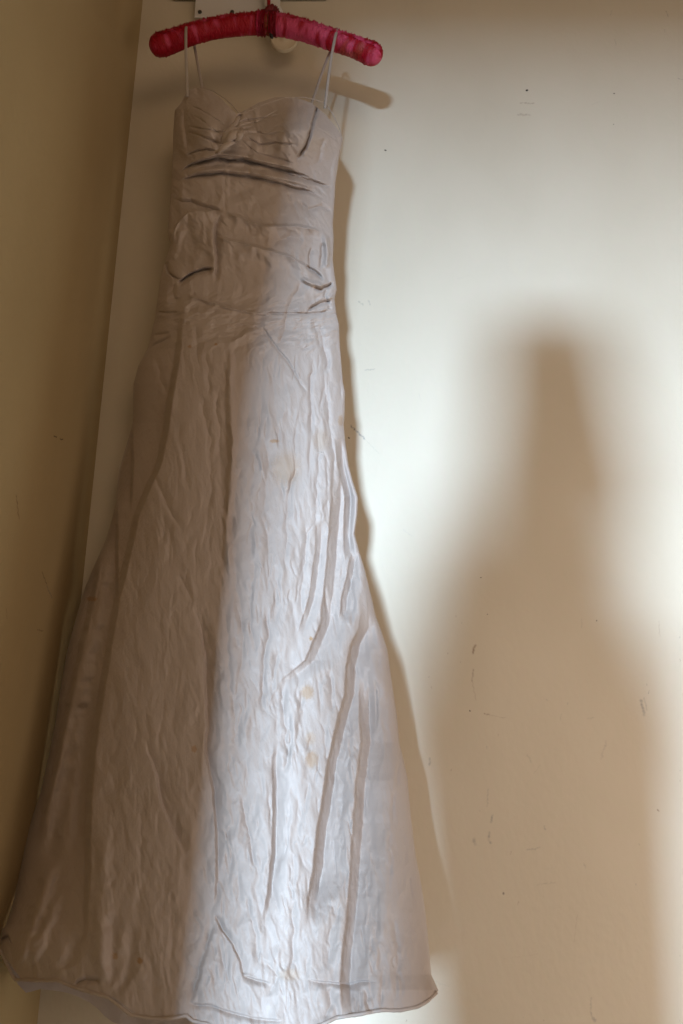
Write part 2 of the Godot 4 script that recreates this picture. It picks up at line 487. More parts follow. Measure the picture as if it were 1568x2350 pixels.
const ZSR := [200, 0.135, 700, 0.135, 1500, 0.155, 1900, 0.2, 2270, 0.275]
const ZSL := [200, 0.11, 700, 0.105, 1500, 0.12, 2000, 0.16, 2300, 0.2]
const ZF := [200, 0.165, 300, 0.175, 380, 0.165, 550, 0.17, 700, 0.18, 1000, 0.205, 1500, 0.25, 2000, 0.3, 2350, 0.335]


func make_tables() -> void:
	for k in 1200:
		var y := 190.0 + k * 2.0
		xl_tab.append(pl(XL, y))
		xr_tab.append(pl(XR, y))


func tab(t: PackedFloat32Array, y: float) -> float:
	var q := clampf((y - 190.0) / 2.0, 0.0, 1198.0)
	var i := int(q)
	return lerpf(t[i], t[i + 1], q - i)


func base_z(s: float, y: float, zl: float, zr: float, zf: float) -> float:
	var e := absf(2.0 * s - 1.0)
	var p := pow(maxf(0.0, 1.0 - pow(e, 2.4)), 0.62)
	return lerpf(zl, zr, s) * (1.0 - p) + zf * p


func crinkle(x: float, y: float, s: float) -> float:
	# taffeta: sharp little valleys, longer down the skirt than across it
	var skirt := smoothstep(640.0, 820.0, y)
	var lit := lerpf(0.4, 1.0, smoothstep(420.0, 580.0, x + 60.0 * (y - 1500.0) / 1000.0)) * skirt + 0.8 * (1.0 - skirt)
	lit *= 1.0 - 0.6 * smoothstep(0.86, 0.93, s) * smoothstep(1500.0, 1800.0, y)
	var w := n_warp.get_noise_2d(x, y * 0.6) * 22.0
	var v := n_mid.get_noise_2d(x * 0.6, y * 0.4 + 900.0) * 12.0
	var up := lerpf(1.0, 0.36, skirt)
	var l := n_big.get_noise_2d(x * 1.3 + w, y * 0.35)
	var where := 0.35 + 0.65 * smoothstep(-0.35, 0.35, n_warp.get_noise_2d(x * 1.1 + 500.0, y * 0.5))
	var a := facet((x + w + y * 0.10) / 44.0, (y * up + v - x * 0.3) / 44.0, 0)
	var b := facet((x + w * 0.6 - v - y * 0.05) / 21.0, (y * up * 1.1 + w * 0.5 + x * 0.45) / 21.0, 77)
	var c := facet((x + v * 0.8 + y * 0.08) / 10.0, (y * up * 1.2 - w * 0.4 - x * 0.5) / 10.0, 143)
	return lit * (0.0085 * a + 0.0052 * b * where + 0.0027 * c * where + 0.0025 * l)


# planar facets with sharp edges between them, as crushed taffeta has
func facet(x: float, y: float, off: int) -> float:
	var i := floori(x)
	var j := floori(y)
	var u := x - i
	var v := y - j
	var h00 := rnd[((i + off) & 255) * 256 + (j & 255)]
	var h11 := rnd[((i + 1 + off) & 255) * 256 + ((j + 1) & 255)]
	if u > v:
		var h10 := rnd[((i + 1 + off) & 255) * 256 + (j & 255)]
		return h00 + (h10 - h00) * u + (h11 - h10) * v
	var h01 := rnd[((i + off) & 255) * 256 + ((j + 1) & 255)]
	return h00 + (h01 - h00) * v + (h11 - h01) * u


func dress_panel(nu: int, nv: int, top_line: Array, bottom_line: Array, x_of_top: Vector2, x_of_bottom: Vector2) -> ArrayMesh:
	var v := PackedVector3Array()
	var uv := PackedVector2Array()
	var col := PackedColorArray()
	v.resize(nu * nv)
	uv.resize(nu * nv)
	col.resize(nu * nv)
	var tops := PackedFloat32Array()
	var bots := PackedFloat32Array()
	for i in nu:
		var s := float(i) / (nu - 1)
		tops.append(pl(top_line, lerpf(x_of_top.x, x_of_top.y, s)))
		bots.append(pl(bottom_line, lerpf(x_of_bottom.x, x_of_bottom.y, s)))
	var cloth := Color(0.49, 0.415, 0.365)
	var spot := Color(0.40, 0.23, 0.10)
	var zc := [PackedFloat32Array(), PackedFloat32Array(), PackedFloat32Array()]
	for k in 1200:
		zc[0].append(pl(ZSL, 190.0 + k * 2.0))
		zc[1].append(pl(ZSR, 190.0 + k * 2.0))
		zc[2].append(pl(ZF, 190.0 + k * 2.0))
	for j in nv:
		var t := float(j) / (nv - 1)
		for i in nu:
			var s := float(i) / (nu - 1)
			var y := lerpf(tops[i], bots[i], t)
			var x := lerpf(tab(xl_tab, y), tab(xr_tab, y), s)
			var z := base_z(s, y, tab(zc[0], y), tab(zc[1], y), tab(zc[2], y))
			if y < 460.0:                      # the two cups
				var c1 := ((x - 478.0) * (x - 478.0)) / 2600.0 + ((y - 295.0) * (y - 295.0)) / 3600.0
				var c2 := ((x - 685.0) * (x - 685.0)) / 4200.0 + ((y - 300.0) * (y - 300.0)) / 3600.0
				z += 0.038 * exp(-c1) + 0.038 * exp(-c2)
			var edge := smoothstep(0.0, 0.035, 1.0 - s)
			z += (raster(R, x, y) + crinkle(x, y, s)) * (0.35 + 0.65 * edge)
			var k := j * nu + i
			v[k] = at(x, y, maxf(z, 0.05))
			uv[k] = Vector2(v[k].x, v[k].y) * 3.0
			col[k] = cloth.lerp(spot, raster(T, x, y))
	return grid_mesh(v, nu, nv, uv, col)


func back_panel(nu: int, nv: int) -> ArrayMesh:
	var v := PackedVector3Array()
	var uv := PackedVector2Array()
	var col := PackedColorArray()
	for j in nv:
		var t := float(j) / (nv - 1)
		for i in nu:
			var s := lerpf(0.006, 0.994, float(i) / (nu - 1))
			var y := lerpf(maxf(pl(TOP, lerpf(402, 786, s)) + 6.0, 262.0), pl(BACKHEM, lerpf(0, 1004, s)), t)
			var x := lerpf(tab(xl_tab, y), tab(xr_tab, y), s)
			var e := pow(absf(2.0 * s - 1.0), 4.0)
			var zb := lerpf(0.05, 0.12, smoothstep(700.0, 2300.0, y))
			var z := lerpf(zb, maxf(0.045, lerpf(pl(ZSL, y), pl(ZSR, y), s) - 0.004 + raster(R, x, y) * (1.0 if s < 0.5 else 0.35)), e) + 0.006 * n_big.get_noise_2d(x, y * 0.4) * (1.0 - e)
			v.append(at(x, y, z))
			uv.append(Vector2(v[-1].x, v[-1].y) * 3.0)
			col.append(Color(0.49, 0.415, 0.365))
	return grid_mesh(v, nu, nv, uv, col, false, true)


func front_z(x: float, y: float) -> float:
	var s := (x - tab(xl_tab, y)) / (tab(xr_tab, y) - tab(xl_tab, y))
	var z := base_z(s, y, pl(ZSL, y), pl(ZSR, y), pl(ZF, y))
	var edge := smoothstep(0.0, 0.035, 1.0 - s)
	return z + (raster(R, x, y) + crinkle(x, y, s)) * (0.35 + 0.65 * edge)


func build_dress() -> void:
	var dress := thing("evening_dress", "long crumpled ivory taffeta dress with thin straps and knotted bust", "dress", Vector3(0, 0, 0))
	put("bodice", dress_panel(300, 380, TOP, SEAM, Vector2(402, 786), Vector2(360, 772)), M.cloth, dress)
	var skirt := put("skirt", dress_panel(470, 880, SEAM, HEM, Vector2(360, 772), Vector2(0, 1004)), M.cloth, dress)
	put("back_panel", back_panel(60, 200), M.cloth, dress)
	# rolled hem along the lower edge
	var hp := PackedVector3Array()
	var x := 2.0
	while x < 1004.0:
		var y := pl(HEM, x)
		hp.append(at(x, y - 1.0, front_z(clampf(x, 6.0, 998.0), y)))
		x += 7.0
	put("hem", tube(hp, fill(hp.size(), 0.0020), fill(hp.size(), 0.0020), 8, 0.3), M.cloth_plain, skirt)
	# piping along the top edge of the cups
	var tp := PackedVector3Array()
	x = 404.0
	while x < 786.0:
		var y := pl(TOP, x)
		tp.append(at(x, y + 1.0, front_z(clampf(x, 410.0, 780.0), y + 3.0) + cup(x, y)))
		x += 4.0
	put("neckline_edge", tube(tp, fill(tp.size(), 0.0007), fill(tp.size(), 0.0007), 8, 0.2), M.cloth_plain, dress)
	# the twisted knot between the cups
	var knot := Node3D.new()
	knot.name = "bust_knot"
	dress.add_child(knot)
	var zk := 0.194
	for q in [
		[[512, 330, 0.0, 516, 318, 0.006, 522, 306, 0.011, 531, 299, 0.013, 543, 296, 0.010, 552, 299, 0.002], 0.0068],
		[[516, 330, 0.002, 524, 320, 0.011, 534, 311, 0.016, 545, 304, 0.015, 554, 300, 0.006], 0.0082],
		[[553, 296, 0.006, 554, 303, 0.016, 549, 312, 0.018, 543, 321, 0.010, 540, 325, 0.0], 0.0062],
		[[497, 350, -0.004, 505, 345, 0.004, 515, 337, 0.009, 530, 328, 0.011, 542, 323, 0.004], 0.0055],
		[[548, 268, 0.0, 541, 282, 0.004, 533, 292, 0.008, 526, 300, 0.006], 0.0045],
	]:
		var pts := PackedVector3Array()
		for i in range(0, q[0].size(), 3):
			pts.append(at(q[0][i], q[0][i + 1], zk + q[0][i + 2]))
		pts = smooth_path(pts, 8)
		var ra := PackedFloat32Array()
		var rb := PackedFloat32Array()
		for i in pts.size():
			var e := sin(PI * (0.12 + 0.76 * i / (pts.size() - 1.0)))
			ra.append(q[1] * (0.45 + 0.55 * e))
			rb.append(q[1] * 0.55 * (0.5 + 0.5 * e))
		put("knot_fold", tube(pts, ra, rb, 18, 0.22), M.cloth_plain, knot)


func cup(x: float, y: float) -> float:
	var c1 := ((x - 478.0) * (x - 478.0)) / 2600.0 + ((y - 295.0) * (y - 295.0)) / 3600.0
	var c2 := ((x - 685.0) * (x - 685.0)) / 4200.0 + ((y - 300.0) * (y - 300.0)) / 3600.0
	return 0.038 * exp(-c1) + 0.038 * exp(-c2)


func strap(dress: Node, p: Array) -> void:
	var pts := PackedVector3Array()
	for i in range(0, p.size(), 3):
		pts.append(at(p[i], p[i + 1], p[i + 2]))
	pts = smooth_path(pts, 6)
	put("strap", tube(pts, fill(pts.size(), 0.0027), fill(pts.size(), 0.0012), 8, 0.1), M.strap, dress)


func build_straps() -> void:
	var dress := get_node("evening_dress")
	strap(dress, [430, 222, 0.150, 430, 206, 0.153, 428, 160, 0.154, 427, 110, 0.155, 427, 76, 0.152, 428, 58, 0.141, 430, 52, 0.127, 434, 56, 0.112, 440, 75, 0.101, 446, 103, 0.098, 452, 135, 0.100, 458, 168, 0.104, 464, 200, 0.108, 467, 222, 0.108])
	strap(dress, [746, 248, 0.152, 748, 232, 0.153, 752, 195, 0.154, 757, 158, 0.155, 763, 118, 0.156, 769, 88, 0.152, 773, 70, 0.141, 774, 64, 0.127, 772, 70, 0.112, 767, 92, 0.102, 757, 121, 0.099, 744, 154, 0.102, 731, 192, 0.107, 721, 222, 0.112, 715, 240, 0.112])


# --- hanger --------------------------------------------------------------------------------------------

func padded_arm(path: Array, radius: float, seed_: float) -> ArrayMesh:
	var pts := PackedVector3Array()
	var rr := PackedFloat32Array()
	for i in range(0, path.size(), 3):
		pts.append(at(path[i], path[i + 1], 0.127))
		rr.append(path[i + 2])
	var fine := smooth_path(pts, 60)
	var n := fine.size()
	var sides := 96
	var v := PackedVector3Array()
	var uv := PackedVector2Array()
	var col := PackedColorArray()
	var total := 0.0
	for j in range(1, n):
		total += fine[j].distance_to(fine[j - 1])
	var run := 0.0
	for j in n:
		if j > 0:
			run += fine[j].distance_to(fine[j - 1])
		var t := (fine[mini(j + 1, n - 1)] - fine[maxi(j - 1, 0)]).normalized()
		var up := Vector3(0, 0, 1).cross(t).normalized()
		if up.y < 0.0:
			up = -up
		var q := float(j) / (n - 1) * (rr.size() - 1)
		var r0: float = lerpf(rr[int(q)], rr[mini(int(q) + 1, rr.size() - 1)], q - int(q)) * radius
		# the padded tip is round: the radius closes over the last two centimetres
		var tip := run / 0.024
		r0 *= sqrt(maxf(0.0, 1.0 - pow(maxf(0.0, 1.0 - tip), 2.4)))
		for i in sides + 1:
			var a := TAU * i / sides      # 0 = front, quarter turn = up
			var seam := exp(-pow(angle_difference(a, 0.55), 2.0) / 0.02)
			var gather := 0.35 + 0.65 * exp(-pow(angle_difference(a, 0.9), 2.0) / 0.5)
			var w := jitter.get_noise_2d(run * 6500.0 + 16.0 * sin(a * 2.0 + seed_), a * 16.0 + seed_ * 300.0)
			var w2 := jitter.get_noise_2d(run * 1500.0, a * 14.0 + seed_ * 900.0)
			var r := r0 * (1.0 + 0.17 * gather * (absf(w) * 2.0 - 0.5) + 0.035 * w2 - 0.12 * seam)
			v.append(fine[j] + Vector3(0, 0, 1) * cos(a) * r * 0.92 + up * sin(a) * r)
			uv.append(Vector2(run * 12.0, float(i) / sides * 1.6))
			var dye := n_warp.get_noise_2d(run * 2600.0 + seed_ * 777.0, a * 22.0)
			var dye2 := n_big.get_noise_2d(run * 1100.0 + seed_ * 333.0, a * 16.0 + 40.0)
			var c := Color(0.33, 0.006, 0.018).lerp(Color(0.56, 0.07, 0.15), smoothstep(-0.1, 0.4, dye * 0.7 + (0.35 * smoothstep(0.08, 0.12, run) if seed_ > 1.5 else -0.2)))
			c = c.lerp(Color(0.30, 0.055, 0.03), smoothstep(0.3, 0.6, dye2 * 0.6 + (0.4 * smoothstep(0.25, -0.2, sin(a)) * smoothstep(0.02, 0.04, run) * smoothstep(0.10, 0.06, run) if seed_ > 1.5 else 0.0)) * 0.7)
			col.append(c)
	return grid_mesh(v, sides + 1, n, uv, col, true, false)


func build_hanger() -> void:
	var h := thing("padded_hanger", "crimson and pink padded satin hanger holding the dress straps", "hanger", Vector3.ZERO)
	put("padded_arm", padded_arm([343, 108, 1.0, 372, 102, 1.12, 405, 90, 1.03, 440, 78, 0.98, 500, 63, 0.98, 560, 56, 1.0, 614, 53, 1.05], 0.0205, 1.0), M.satin, h)
	put("padded_arm", padded_arm([876, 133, 1.0, 848, 121, 1.08, 815, 108, 0.98, 760, 90, 0.98, 700, 70, 1.0, 650, 58, 1.05, 614, 53, 1.05], 0.0205, 2.0), M.satin, h)
	# gathered collar of frayed satin and the brownish tape round the middle
	var pts := PackedVector3Array()
	var ra := PackedFloat32Array()
	var tint := PackedColorArray()
	for k in 60:
		var u := k / 59.0
		pts.append(at(592.0 + u * 44.0, 53.0 + 3.0 * u, 0.128))
		var f := 0.5 + 0.5 * sin(u * 26.0 + 2.0 * sin(u * 9.0))
		ra.append(0.0212 + 0.0016 * f - (0.0022 if u > 0.42 and u < 0.62 else 0.0))
		tint.append(Color(0.16, 0.05, 0.015) if u > 0.44 and u < 0.60 else Color(0.17, 0.003, 0.010).lerp(Color(0.34, 0.012, 0.05), 1.0 - smoothstep(0.05, 0.3, u)))
	put("gathered_collar", tube(pts, ra, ra, 40, 0.16, tint), M.satin, h)
	var tuft := PackedVector3Array([at(612, 36, 0.138), at(616, 27, 0.140), at(624, 22, 0.138), at(632, 29, 0.134), at(636, 40, 0.130)])
	tuft = smooth_path(tuft, 8)
	put("frayed_tuft", tube(tuft, fill(tuft.size(), 0.0085), fill(tuft.size(), 0.0085), 16, 0.55), M.dark_satin, h)
	var bead := PackedVector3Array([at(620, 78, 0.146), at(623, 82, 0.147), at(625, 86, 0.146), at(626, 89, 0.145)])
	put("thread_knot", tube(bead, PackedFloat32Array([0.002, 0.0034, 0.003, 0.001]), PackedFloat32Array([0.002, 0.0034, 0.003, 0.001]), 10, 0.3), M.dark_thread, h)
	# satin-wrapped wire hook, going up and over the wall hook above the picture
	var w := PackedVector3Array([at(618, 44, 0.127), at(617, 20, 0.127), at(617, -6, 0.127), at(617, -34, 0.126), at(614, -66, 0.124), at(602, -92, 0.110), at(590, -100, 0.090), at(580, -92, 0.072), at(577, -76, 0.064)])
	w = smooth_path(w, 10)
	put("wire_hook", tube(w, fill(w.size(), 0.0036), fill(w.size(), 0.0036), 12, 0.08), M.red_wrap, h)


# --- what is fixed to the wall -------------------------------------------------------------------------

func disc(r: float, profile: Array, n := 48) -> ArrayMesh:
	var v := PackedVector3Array()
	var uv := PackedVector2Array()
	var rows := profile.size() / 2
	for j in rows:
		for i in n + 1:
			var a := TAU * i / n
			v.append(Vector3(cos(a) * r * profile[j * 2], sin(a) * r * profile[j * 2], profile[j * 2 + 1]))
			uv.append(Vector2(float(i) / n, float(j) / rows))
	return grid_mesh(v, n + 1, rows, uv, PackedColorArray(), true, true)


func build_wall_fittings() -> void:
	# painted board that runs along the wall just above the picture; its lower edge is in view
	var a := at(397, 3, 0.001)
	var b := at(750, 4, 0.001)
	var board := thing("wall_board", "painted wooden board edge above the white hook plate", "board", Vector3((a.x + b.x) * 0.5, a.y + 0.06, 0.0115))
	put("plank", box(Vector3(b.x - a.x, 0.12, 0.021), 0.002), M.board, board)
	# white plate with screws, and the big white coat hook on it
	var p0 := at(446, 38, 0.030)
	var p1 := at(642, 38, 0.030)
	var rack := thing("coat_hook", "white coat hook on a screwed metal plate, with a round cream end", "coat hook", Vector3((p0.x + p1.x) * 0.5, p0.y, 0.0235))
	var w := p1.x - p0.x
	put("plate", box(Vector3(w, 0.09, 0.004), 0.0012), M.white_paint, rack, Vector3(0, 0.045, 0.004))
	for q in [[459, 27], [533, 27]]:
		var s := at(q[0], q[1], 0.0315) - rack.position
		var sc := put("screw", disc(0.0042, [1.0, -0.001, 1.0, 0.0006, 0.85, 0.0014, 0.5, 0.0016, 0.45, 0.0004, 0.0, 0.0003]), M.screw, rack, s)
		var sl := put("slot", box(Vector3(0.0052, 0.0011, 0.0006)), M.dark_thread, sc, Vector3(0, 0, 0.0017))
		sl.rotation.z = 0.7
	var arm := PackedVector3Array([at(622, -120, 0.033), at(622, -60, 0.040), at(623, 0, 0.050), at(632, 30, 0.055), at(643, 60, 0.055), at(652, 82, 0.050)])
	arm = smooth_path(arm, 10)
	for i in arm.size():
		arm[i] -= rack.position
	var ra := PackedFloat32Array()
	for i in arm.size():
		ra.append(lerpf(0.013, 0.0165, minf(1.0, i / 30.0)))
	put("hook_arm", tube(arm, ra, fill(arm.size(), 0.006), 20), M.white_paint, rack)
	var peg := PackedVector3Array([at(585, -95, 0.026), at(585, -92, 0.06), at(583, -90, 0.10), at(581, -100, 0.118)])
	peg = smooth_path(peg, 8)
	for i in peg.size():
		peg[i] -= rack.position
	put("upper_prong", tube(peg, fill(peg.size(), 0.006), fill(peg.size(), 0.006), 14), M.white_paint, rack)
	var dsk := put("round_end", disc(0.0282, [0.0, -0.004, 0.96, -0.004, 1.0, -0.001, 1.0, 0.0045, 0.97, 0.0068, 0.92, 0.0072, 0.87, 0.0058, 0.5, 0.0062, 0.32, 0.0070, 0.27, 0.0105, 0.12, 0.0118, 0.0, 0.012]), M.cream_plastic, rack, at(653, 90, 0.045) - rack.position)
	dsk.rotation.x = 0.25


func scuff(im: Image, base: Color, p: Vector2, q: Vector2, width: float, c: Color, strength: float, rough := 0.6) -> void:
	var n := int(p.distance_to(q) / 0.7) + 1
	for k in n + 1:
		var u := float(k) / n
		var m := p.lerp(q, u) + Vector2(jitter.get_noise_2d(k * 2.0, p.x), jitter.get_noise_2d(k * 2.0 + 99.0, p.y)) * width * 1.2
		for j in range(-int(width) - 1, int(width) + 2):
			for i in range(-int(width) - 1, int(width) + 2):
				var d := Vector2(i, j).length() / maxf(width, 0.6)
				var s := strength * (1.0 - smoothstep(0.4, 1.1, d)) * clampf(1.0 - rough + rough * 2.0 * (0.5 + jitter.get_noise_2d((m.x + i) * 11.0, (m.y + j) * 11.0)), 0.0, 1.0)
				var x := int(m.x) + i
				var y := int(m.y) + j
				if s > 0.01 and x > 2 and y > 2 and x < im.get_width() - 3 and y < im.get_height() - 3:
					im.set_pixel(x, y, im.get_pixel(x, y).lerp(c, s))


func wall_slab(lo: Vector3, hi: Vector3, uv_of: Callable) -> ArrayMesh:
	var st := SurfaceTool.new()
	st.begin(Mesh.PRIMITIVE_TRIANGLES)
	st.set_smooth_group(-1)
	var c := []
	for k in 8:
		c.append(Vector3(hi.x if k & 1 else lo.x, hi.y if k & 2 else lo.y, hi.z if k & 4 else lo.z))
	for f in [[4, 6, 7, 5], [0, 1, 3, 2], [1, 5, 7, 3], [0, 2, 6, 4], [2, 3, 7, 6], [0, 4, 5, 1]]:
		for q in [f[0], f[1], f[2], f[0], f[2], f[3]]:
			st.set_uv(uv_of.call(c[q]))
			st.add_vertex(c[q])
	st.generate_normals()
	return st.commit()


func side_blocker_mesh() -> ArrayMesh:  # outline leans in at the top to carry its shade over the bodice
	var p := [Vector2(LEFT_X - 0.1, 0.0), Vector2(-0.292, 0.0), Vector2(-0.284, 1.42), Vector2(-0.232, 1.84), Vector2(-0.215, 2.3), Vector2(-0.215, 3.0), Vector2(LEFT_X - 0.1, 3.0)]
	var st := SurfaceTool.new()
	st.begin(Mesh.PRIMITIVE_TRIANGLES)
	st.set_smooth_group(-1)
	var tri := Geometry2D.triangulate_polygon(PackedVector2Array(p))
	for side in 2:
		for k in range(0, tri.size(), 3):
			var o := [tri[k], tri[k + 1], tri[k + 2]] if side == 0 else [tri[k], tri[k + 2], tri[k + 1]]
			for q in o:
				st.add_vertex(Vector3(p[q].x, p[q].y, 0.9 + 0.3 * side))
	for i in p.size():
		var a: Vector2 = p[i]
		var b: Vector2 = p[(i + 1) % p.size()]
		for q in [Vector3(a.x, a.y, 0.9), Vector3(a.x, a.y, 1.2), Vector3(b.x, b.y, 1.2), Vector3(a.x, a.y, 0.9), Vector3(b.x, b.y, 1.2), Vector3(b.x, b.y, 0.9)]:
			st.add_vertex(q)
	st.generate_normals()
	return st.commit()


func wall_material(im: Image, seed_: int) -> StandardMaterial3D:
	var m := StandardMaterial3D.new()
	m.albedo_texture = ImageTexture.create_from_image(im)
	m.texture_repeat = false
	m.roughness = 0.5
	m.metallic_specular = 0.35
	m.heightmap_enabled = true
	m.heightmap_scale = 0.03
	m.heightmap_texture = noise_tex(0.09, seed_, false, 1.0, false, 1024)
	var ramp := Gradient.new()
	ramp.set_color(0, Color(0.955, 0.95, 0.94))
	ramp.set_color(1, Color(1, 1, 1))
	var tone := noise_tex(0.006, seed_ + 50)
	tone.color_ramp = ramp
	m.detail_enabled = true
	m.detail_blend_mode = BaseMaterial3D.BLEND_MODE_MUL
	m.detail_albedo = tone
	return m


func structure(called: String, mesh: Mesh, m: Material, label: String) -> void:
	var o := put(called, mesh, m, self)
	o.set_meta("kind", "structure")
	o.set_meta("label", label)
	o.set_meta("category", called.split("_")[-1])


func build_room() -> void:
	var side_shade_tone := lin(0.50, 0.38, 0.20)  # wall cream taken down to ochre, its shade put into the colour
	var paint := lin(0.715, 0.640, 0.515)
	# back wall, with its scratches, scuffs and nail holes; one texel is a millimetre
	var im := Image.create(1300, 2000, false, Image.FORMAT_RGB8)
	im.fill(paint)
	var to := func(px: float, py: float) -> Vector2:
		var p := at(px, py, 0.0)
		return Vector2((p.x + 0.5) * 1000.0, (2.45 - p.y) * 1000.0)
	var dark := Color(0.16, 0.13, 0.11)
	var brown := Color(0.42, 0.30, 0.22)
	var grey := Color(0.42, 0.42, 0.42)
	for q in [[1210, 207, 2.4], [1410, 214, 1.3], [1407, 285, 1.0], [885, 345, 1.5], [1118, 1409, 0.9], [1369, 1424, 0.7], [1078, 1630, 0.8], [800, 1005, 1.2], [812, 986, 1.0], [1103, 1325, 0.9]]:
		var p: Vector2 = to.call(q[0], q[1])
		scuff(im, paint, p, p + Vector2(0.8, 0.4), q[2], dark, 0.9, 0.1)
	var strokes := [
		[1090, 1478, 1086, 1500, 2.2, 1, .5], [1086, 1535, 1084, 1562, 1.4, 1, .5], [1084, 1562, 1092, 1605, 1.0, 1, .55], [1110, 1637, 1122, 1640, 1.2, 1, .7], [1122, 1640, 1160, 1647, .9, 1, .4],
		[805, 977, 838, 1008, 1.8, 2, .6], [838, 1008, 870, 1040, .9, 2, .35], [838, 849, 860, 847, 1.3, 2, .5], [822, 690, 835, 700, 2.2, 2, .18], [845, 688, 850, 700, 1.6, 2, .22],
		[1195, 235, 1225, 238, 2.5, 1, .2], [1188, 262, 1215, 263, 3.0, 1, .15], [1358, 240, 1376, 233, 1.0, 2, .35], [1404, 24, 1400, 36, 1.2, 2, .35], [1529, 25, 1533, 38, 1.2, 0, .4], [1526, 66, 1524, 74, .9, 0, .4], [1411, 90, 1414, 104, 1.1, 2, .4], [1556, 180, 1566, 182, 1.2, 0, .4],
		[1471, 1605, 1478, 1640, 2.6, 2, .3], [1478, 1600, 1485, 1630, 1.4, 2, .3], [1490, 1585, 1488, 1592, 1.0, 0, .6], [1484, 1568, 1485, 1572, 1.0, 0, .6], [1512, 1425, 1514, 1460, .8, 1, .5], [1335, 1420, 1335, 1440, .8, 2, .4],
		[1120, 1810, 1118, 1850, 1.2, 2, .3], [1130, 1868, 1127, 1885, 2.0, 2, .35], [1121, 1910, 1126, 1935, 2.4, 2, .22], [1088, 1925, 1090, 1938, 3.0, 2, .18], [985, 1740, 987, 1756, 1.8, 2, .35], [1210, 1950, 1238, 1945, 1.5, 2, .3], [1509, 1857, 1513, 1861, 1.4, 1, .8],
		[1155, 2046, 1158, 2049, 1.6, 0, .7], [1325, 2098, 1317, 2160, .9, 1, .25], [1355, 2290, 1358, 2335, 1.5, 2, .3], [1358, 2335, 1366, 2340, 2.4, 2, .35], [1240, 1755, 1225, 1775, .9, 2, .3], [1210, 1732, 1218, 1748, 1.4, 2, .22], [1288, 1638, 1286, 1652, .9, 2, .4], [1348, 1650, 1362, 1645, 1.2, 2, .25],
		[1340, 1980, 1344, 1992, 1.2, 2, .35], [1248, 1895, 1252, 1905, 1.5, 2, .3], [1392, 1700, 1380, 1740, 1.8, 2, .12], [1232, 2030, 1275, 2024, 1.2, 2, .2], [1155, 2200, 1235, 2188, 1.0, 1, .15], [920, 1990, 935, 1992, 1.4, 2, .2], [990, 2250, 1030, 2262, 1.0, 2, .2], [925, 1215, 945, 1230, 1.2, 2, .15], [960, 900, 968, 922, 1.0, 2, .15], [1050, 640, 1075, 632, 1.0, 2, .14], [1330, 1055, 1345, 1066, 1.0, 1, .2],
	]
	for s in strokes:
		scuff(im, paint, to.call(s[0], s[1]), to.call(s[2], s[3]), s[4], [dark, brown, grey][s[5]], s[6] * 0.22)
	for k in 26:
		var x := 860.0 + 690.0 * absf(jitter.get_noise_1d(k * 311.0)) * 2.0
		var y := 1350.0 + 980.0 * absf(jitter.get_noise_1d(k * 173.0 + 5000.0)) * 2.0
		var p: Vector2 = to.call(minf(x, 1560.0), minf(y, 2340.0))
		scuff(im, paint, p, p + Vector2(3.0 * jitter.get_noise_1d(k * 57.0), 7.0 * absf(jitter.get_noise_1d(k * 91.0))), 0.8, [brown, grey][k % 2], 0.16)
	var uv_back := func(p: Vector3) -> Vector2: return Vector2((p.x + 0.5) / 1.3, (2.45 - p.y) / 2.0)
	var mb := wall_material(im, 3)
	structure("back_wall", wall_slab(Vector3(LEFT_X - 0.1, 0.0, -0.1), Vector3(3.2, 3.0, 0.0), uv_back), mb, "cream painted back wall with scuffs and soft shadows")
	# left wall
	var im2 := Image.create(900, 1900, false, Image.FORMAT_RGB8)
	im2.fill(side_shade_tone)
	var to2 := func(px: float, py: float) -> Vector2:
		var p := at_left(px, py)
		return Vector2(p.z * 1000.0, (2.45 - p.y) * 1000.0)
	for s in [[124, 1001, 131, 1003, 1.0, 0, .8], [138, 1007, 145, 1008, 1.0, 0, .7], [97, 1312, 108, 1340, 1.0, 0, .4], [108, 1345, 120, 1372, 1.2, 2, .3], [86, 1445, 100, 1447, .9, 0, .3], [15, 1395, 17, 1420, 1.0, 1, .25], [38, 1135, 44, 1190, 2.0, 1, .12]]:
		scuff(im2, side_shade_tone, to2.call(s[0], s[1]), to2.call(s[2], s[3]), s[4], [dark, brown, grey][s[5]], s[6])
	var uv_left := func(p: Vector3) -> Vector2: return Vector2(p.z / 0.9, (2.45 - p.y) / 1.9)
	structure("left_wall", wall_slab(Vector3(LEFT_X - 0.1, 0.0, 0.0), Vector3(LEFT_X, 3.0, 0.9), uv_left), wall_material(im2, 4), "cream side wall left of the dress, shade put into its colour")
	# added blocker out of view, shaped to shade the left half of the dress
	var plain := mat(paint, 0.55)
	structure("jamb_wall", side_blocker_mesh(), plain, "added unseen blocker that shades the left half of the dress")
	structure("floor", wall_slab(Vector3(-3.0, -0.1, -0.1), Vector3(3.2, 0.0, 6.2), uv_left), mat(lin(0.46, 0.37, 0.27), 0.6), "brown floor below the dress")
	structure("lintel_wall", wall_slab(Vector3(-4.5, 1.56, 6.0), Vector3(3.2, 4.0, 6.2), uv_left), plain, "added unseen blocker that dims daylight on the upper wall")  # added behind the camera to cut the daylight towards the top


# --- the photographer, whose shadow falls on the wall ----------------------------------------------------

